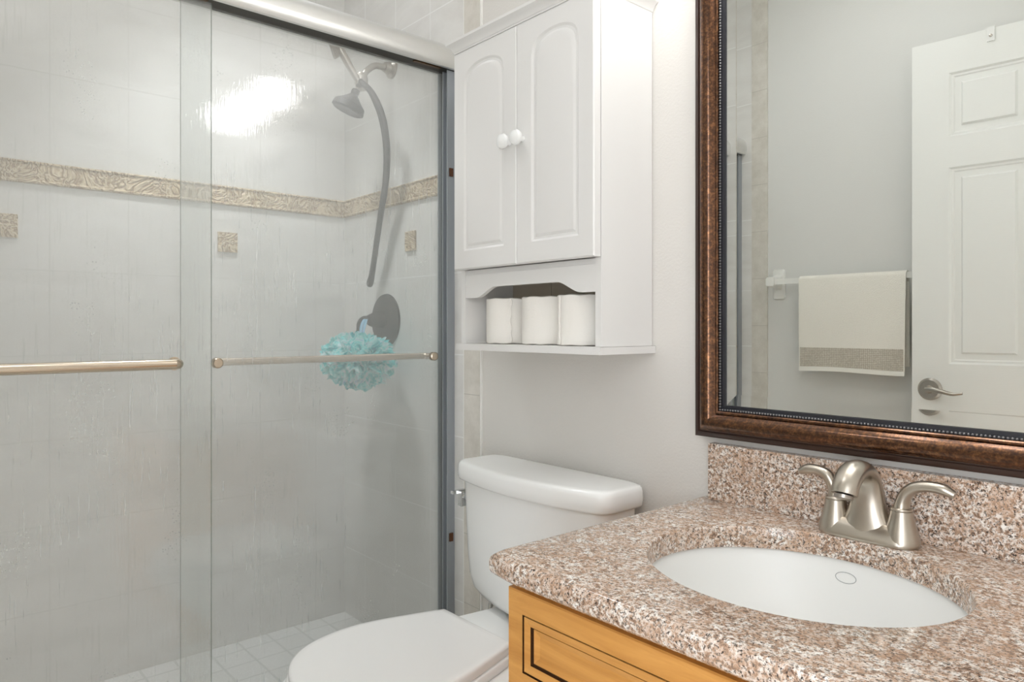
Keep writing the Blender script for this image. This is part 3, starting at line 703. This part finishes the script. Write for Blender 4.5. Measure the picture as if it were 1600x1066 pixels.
# ------------------------------------------------------------------ mirror
mi = empty('wall_mirror', (1.22, 0, 1.35), 'large wall mirror in a bronze brown wooden frame above the faucet', 'mirror')
mx0, mx1, mz0, mz1 = .868, 1.572, .874, 1.835
def frame_sweep(bm, prof):
    """prof: (inset from outer edge, height off wall)"""
    rings = []
    for ins, hgt in prof: rings.append([(mx0+ins, -hgt, mz0+ins), (mx1-ins, -hgt, mz0+ins), (mx1-ins, -hgt, mz1-ins), (mx0+ins, -hgt, mz1-ins)])
    loft(bm, rings, cap=(False, False))
bm = B(); frame_sweep(bm, [(.002,.001),(0,.004),(0,.024),(.003,.027),(.010,.0285),(.011,.0265),(.0135,.0275),(.016,.032),(.021,.0365),(.027,.0385),(.033,.0375),(.039,.033),(.044,.027),(.047,.0245),(.048,.0265),(.051,.027),(.053,.025),(.0535,.018),(.0535,.002)])
bm.normal_update()
for f_ in bm.faces:
    c = f_.calc_center_median(); d_ = min(c.x-mx0, mx1-c.x, c.z-mz0, mz1-c.z)
    if d_ < .0125: f_.material_index = 1
fr_o = finish('frame', bm, [M_frame, plain('frame_dark_edge', (52,33,25), .3)], mi, angle=40)
bm = B(); frame_sweep(bm, [(.0538,.004),(.0538,.0215),(.0575,.0215),(.0580,.017),(.0640,.0155),(.0645,.0125),(.0645,.004)]); finish('inner_lip', bm, M_lip, mi, smooth=False)
bm = B(); ins = .0558; x0, x1, z0, z1 = mx0+ins, mx1-ins, mz0+ins, mz1-ins; stp = .0056
pts = []
for a, b in (((x0,z0),(x1,z0)),((x1,z0),(x1,z1)),((x1,z1),(x0,z1)),((x0,z1),(x0,z0))):
    L = math.hypot(b[0]-a[0], b[1]-a[1]); n = int(L/stp)
    for i in range(n): pts.append((a[0]+(b[0]-a[0])*i/n, a[1]+(b[1]-a[1])*i/n))
for x, z in pts: lathe(bm, [(.0021,0),(.0018,.0012),(.0009,.0020)], (x, -.0216, z), (0,-1,0), 6)
finish('beading', bm, M_bead, mi)
bm = B(); bi, bw, bd = .0648, .022, -.0004
x0, x1, z0, z1 = mx0+bi, mx1-bi, mz0+bi, mz1-bi; yg = -.0125
o_ = [bm.verts.new(p) for p in ((x0,yg+bd,z0),(x1,yg+bd,z0),(x1,yg+bd,z1),(x0,yg+bd,z1))]; i_ = [bm.verts.new(p) for p in ((x0+bw,yg,z0+bw),(x1-bw,yg,z0+bw),(x1-bw,yg,z1-bw),(x0+bw,yg,z1-bw))]
b_ = [bm.verts.new((v.co.x, -.004, v.co.z)) for v in o_]
for k in range(4): bm.faces.new((o_[k], o_[(k+1) % 4], i_[(k+1) % 4], i_[k])); bm.faces.new((o_[k], b_[k], b_[(k+1) % 4], o_[(k+1) % 4]))
bm.faces.new(i_); bm.faces.new(b_); finish('mirror_glass', bm, M_mirror, mi, smooth=False)

# ------------------------------------------------------------------ towel bar and towel on the wall opposite
tb = empty('wall_towel_bar', (.50, YF, 1.27), 'white plastic towel bar on the painted wall, seen in the mirror', 'towel bar')
tz = 1.280
for x in (.195, .86):
    bm = B(); loft(bm, [[(x+a*k, y, tz-.008+b*k2) for a, b in rrect(-.027,.027,-.062,.062,.010)] for k, k2, y in ((1,1,YF+.0005),(1,1,YF+.006),(.9,.95,YF+.010))])
    loft(bm, [[(x+a, y, tz+b*k) for a, b in rrect(-.018,.018,-.02,.02,.008)] for k, y in ((1.6,YF+.009),(1.1,YF+.03),(1,YF+.05),(1,YF+.074),(.85,YF+.079))])
    finish('bracket', bm, M_plast, tb, angle=50)
boxo('bar', (.205, .85, YF+.052, YF+.068, tz-.011, tz+.011), M_plast, tb, bevel=.002)
tw = empty('hand_towel', (.53, YF+.06, 1.29), 'cream hand towel with a woven border band draped over the white towel bar', 'towel')
def drape(x0, x1, zf, zbk, off, th=.004, nx=24):
    """cross-section over the bar"""
    path = []; yc = YF+.060; r = .0125+off
    for i in range(20): t = i/19; path.append((yc+r+.002*math.sin(t*3), zf+(tz-zf)*t))
    for i in range(1, 9): a = math.pi*i/9; path.append((yc+r*math.cos(a), tz+(r)*math.sin(a)))
    for i in range(16): t = i/15; path.append((yc-r, tz+(zbk-tz)*t))
    return path
def cloth(name, m, x0, x1, path, th, parent, wav=.003):
    bm = B(); nx = 28; grid = []
    for i in range(nx+1):
        u = i/nx; x = x0+(x1-x0)*u; row = []
        for k, (y, z) in enumerate(path):
            d = (tz-z)/.35; sgn = 1 if y > YF+.06 else -1
            row.append(Vector((x+.006*(d if sgn > 0 else 0)*(.5-u), y+sgn*abs(wav*math.sin(u*7+1)*max(d,0)), z-.004*u*0+.003*math.sin(u*5)*max(d,0)*(1 if z < 1.0 else 0))))
        grid.append(row)
    inn = [[p + Vector((0, (-th if p.y > YF+.06 else th), (-th if abs(p.y-(YF+.06)) < .012 and p.z > tz else 0))) for p in r] for r in grid]
    V = [[bm.verts.new(p) for p in r] for r in grid]; U = [[bm.verts.new(p) for p in r] for r in inn]
    n = len(path)
    for i in range(nx):
        for k in range(n-1):
            bm.faces.new((V[i][k], V[i+1][k], V[i+1][k+1], V[i][k+1])); bm.faces.new((U[i][k], U[i][k+1], U[i+1][k+1], U[i+1][k]))
        bm.faces.new((V[i][0], U[i][0], U[i+1][0], V[i+1][0])); bm.faces.new((V[i][-1], V[i+1][-1], U[i+1][-1], U[i][-1]))
    for k in range(n-1):
        bm.faces.new((V[0][k], V[0][k+1], U[0][k+1], U[0][k])); bm.faces.new((V[-1][k], U[-1][k], U[-1][k+1], V[-1][k+1]))
    return finish(name, bm, m, parent, angle=60)
tpath = drape(0, 0, .925, .955, .005)
cloth('towel_body', M_towel, .318, .715, tpath, .0045, tw)
bp_ = [(y+.0014, z) for y, z in tpath if z < 1.02 and y > YF+.06]
bp_ = [(YF+.060+.0175+.0016, .940+(1.015-.940)*i/8) for i in range(9)]
cloth('border_band', M_band, .3225, .7105, bp_, .001, tw, wav=.0032)
cloth('hem', plain('hem_white', (246,244,236), .8), .3185, .7145, [(YF+.060+.0175+.0022, .922+.016*i/4) for i in range(5)], .002, tw, wav=.0034)

# ------------------------------------------------------------------ lamps (out of frame: vanity bar seen by reflection, ceiling and shower fills added)
vl2 = empty('vanity_light', (1.13, 0, 1.98), 'three-globe vanity light bar on the wall above the mirror', 'light')
boxo('back_plate', (.79, 1.47, -.028, -.0005, 1.95, 2.01), M_satin, vl2, bevel=.006)
for x in (.90, 1.13, 1.36):
    bm = B(); lathe(bm, [(0,0),(.022,0),(.020,.06),(.03,.075),(0,.075)], (x,-.0285,1.98), (0,-1,0), 20); finish('socket', bm, M_satin, vl2)
    bm = B(); bmesh.ops.create_uvsphere(bm, u_segments=24, v_segments=12, radius=.058, matrix=Matrix.Translation((x,-.160,1.98))); finish('globe_shade', bm, M_globe, vl2)
cl = empty('ceiling_fill', (.62,-.95,ZC), 'added round fill light on the bathroom ceiling, out of view', 'light')  # unseen fixture, added to light the toilet and the shower glass
bm = B(); lathe(bm, [(0,-.0005),(.17,-.0005),(.17,-.03),(.155,-.03),(0,-.03)], (.62,-.95,ZC), (0,0,1), 40); finish('rim', bm, M_satin, cl)
bm = B(); lathe(bm, [(0,-.0305),(.15,-.0305),(.145,-.05),(.11,-.068),(.05,-.078),(0,-.08)], (.62,-.95,ZC), (0,0,1), 40); finish('diffuser', bm, M_ceilglow, cl)
sl = empty('shower_fill', (-.27,-.52,ZC), 'added small round fill light in the ceiling over the shower', 'light')  # no lamp known here, disc added to brighten the shower
bm = B(); lathe(bm, [(0,-.0005),(.095,-.0005),(.095,-.008),(.080,-.010),(0,-.010)], (-.27,-.52,ZC), (0,0,1), 40); finish('rim', bm, M_plast, sl)
bm = B(); lathe(bm, [(0,-.0105),(.075,-.0105),(.07,-.016),(0,-.018)], (-.27,-.52,ZC), (0,0,1), 40); finish('diffuser', bm, emit('shower_fill_glow', (.95,.975,1), 22.0), sl)
spd = bpy.data.lights.new('shower_fill_spot', 'SPOT'); spd.energy = SPOT; spd.spot_size = math.radians(84); spd.spot_blend = .7; spd.shadow_soft_size = .11; spd.color = (.95,.975,1)  # extra spot added so floor bounce lifts the lower shower walls
spo = bpy.data.objects.new('shower_fill_spot', spd); C.objects.link(spo); spo.location = (-.27,-.52,ZC-.03)
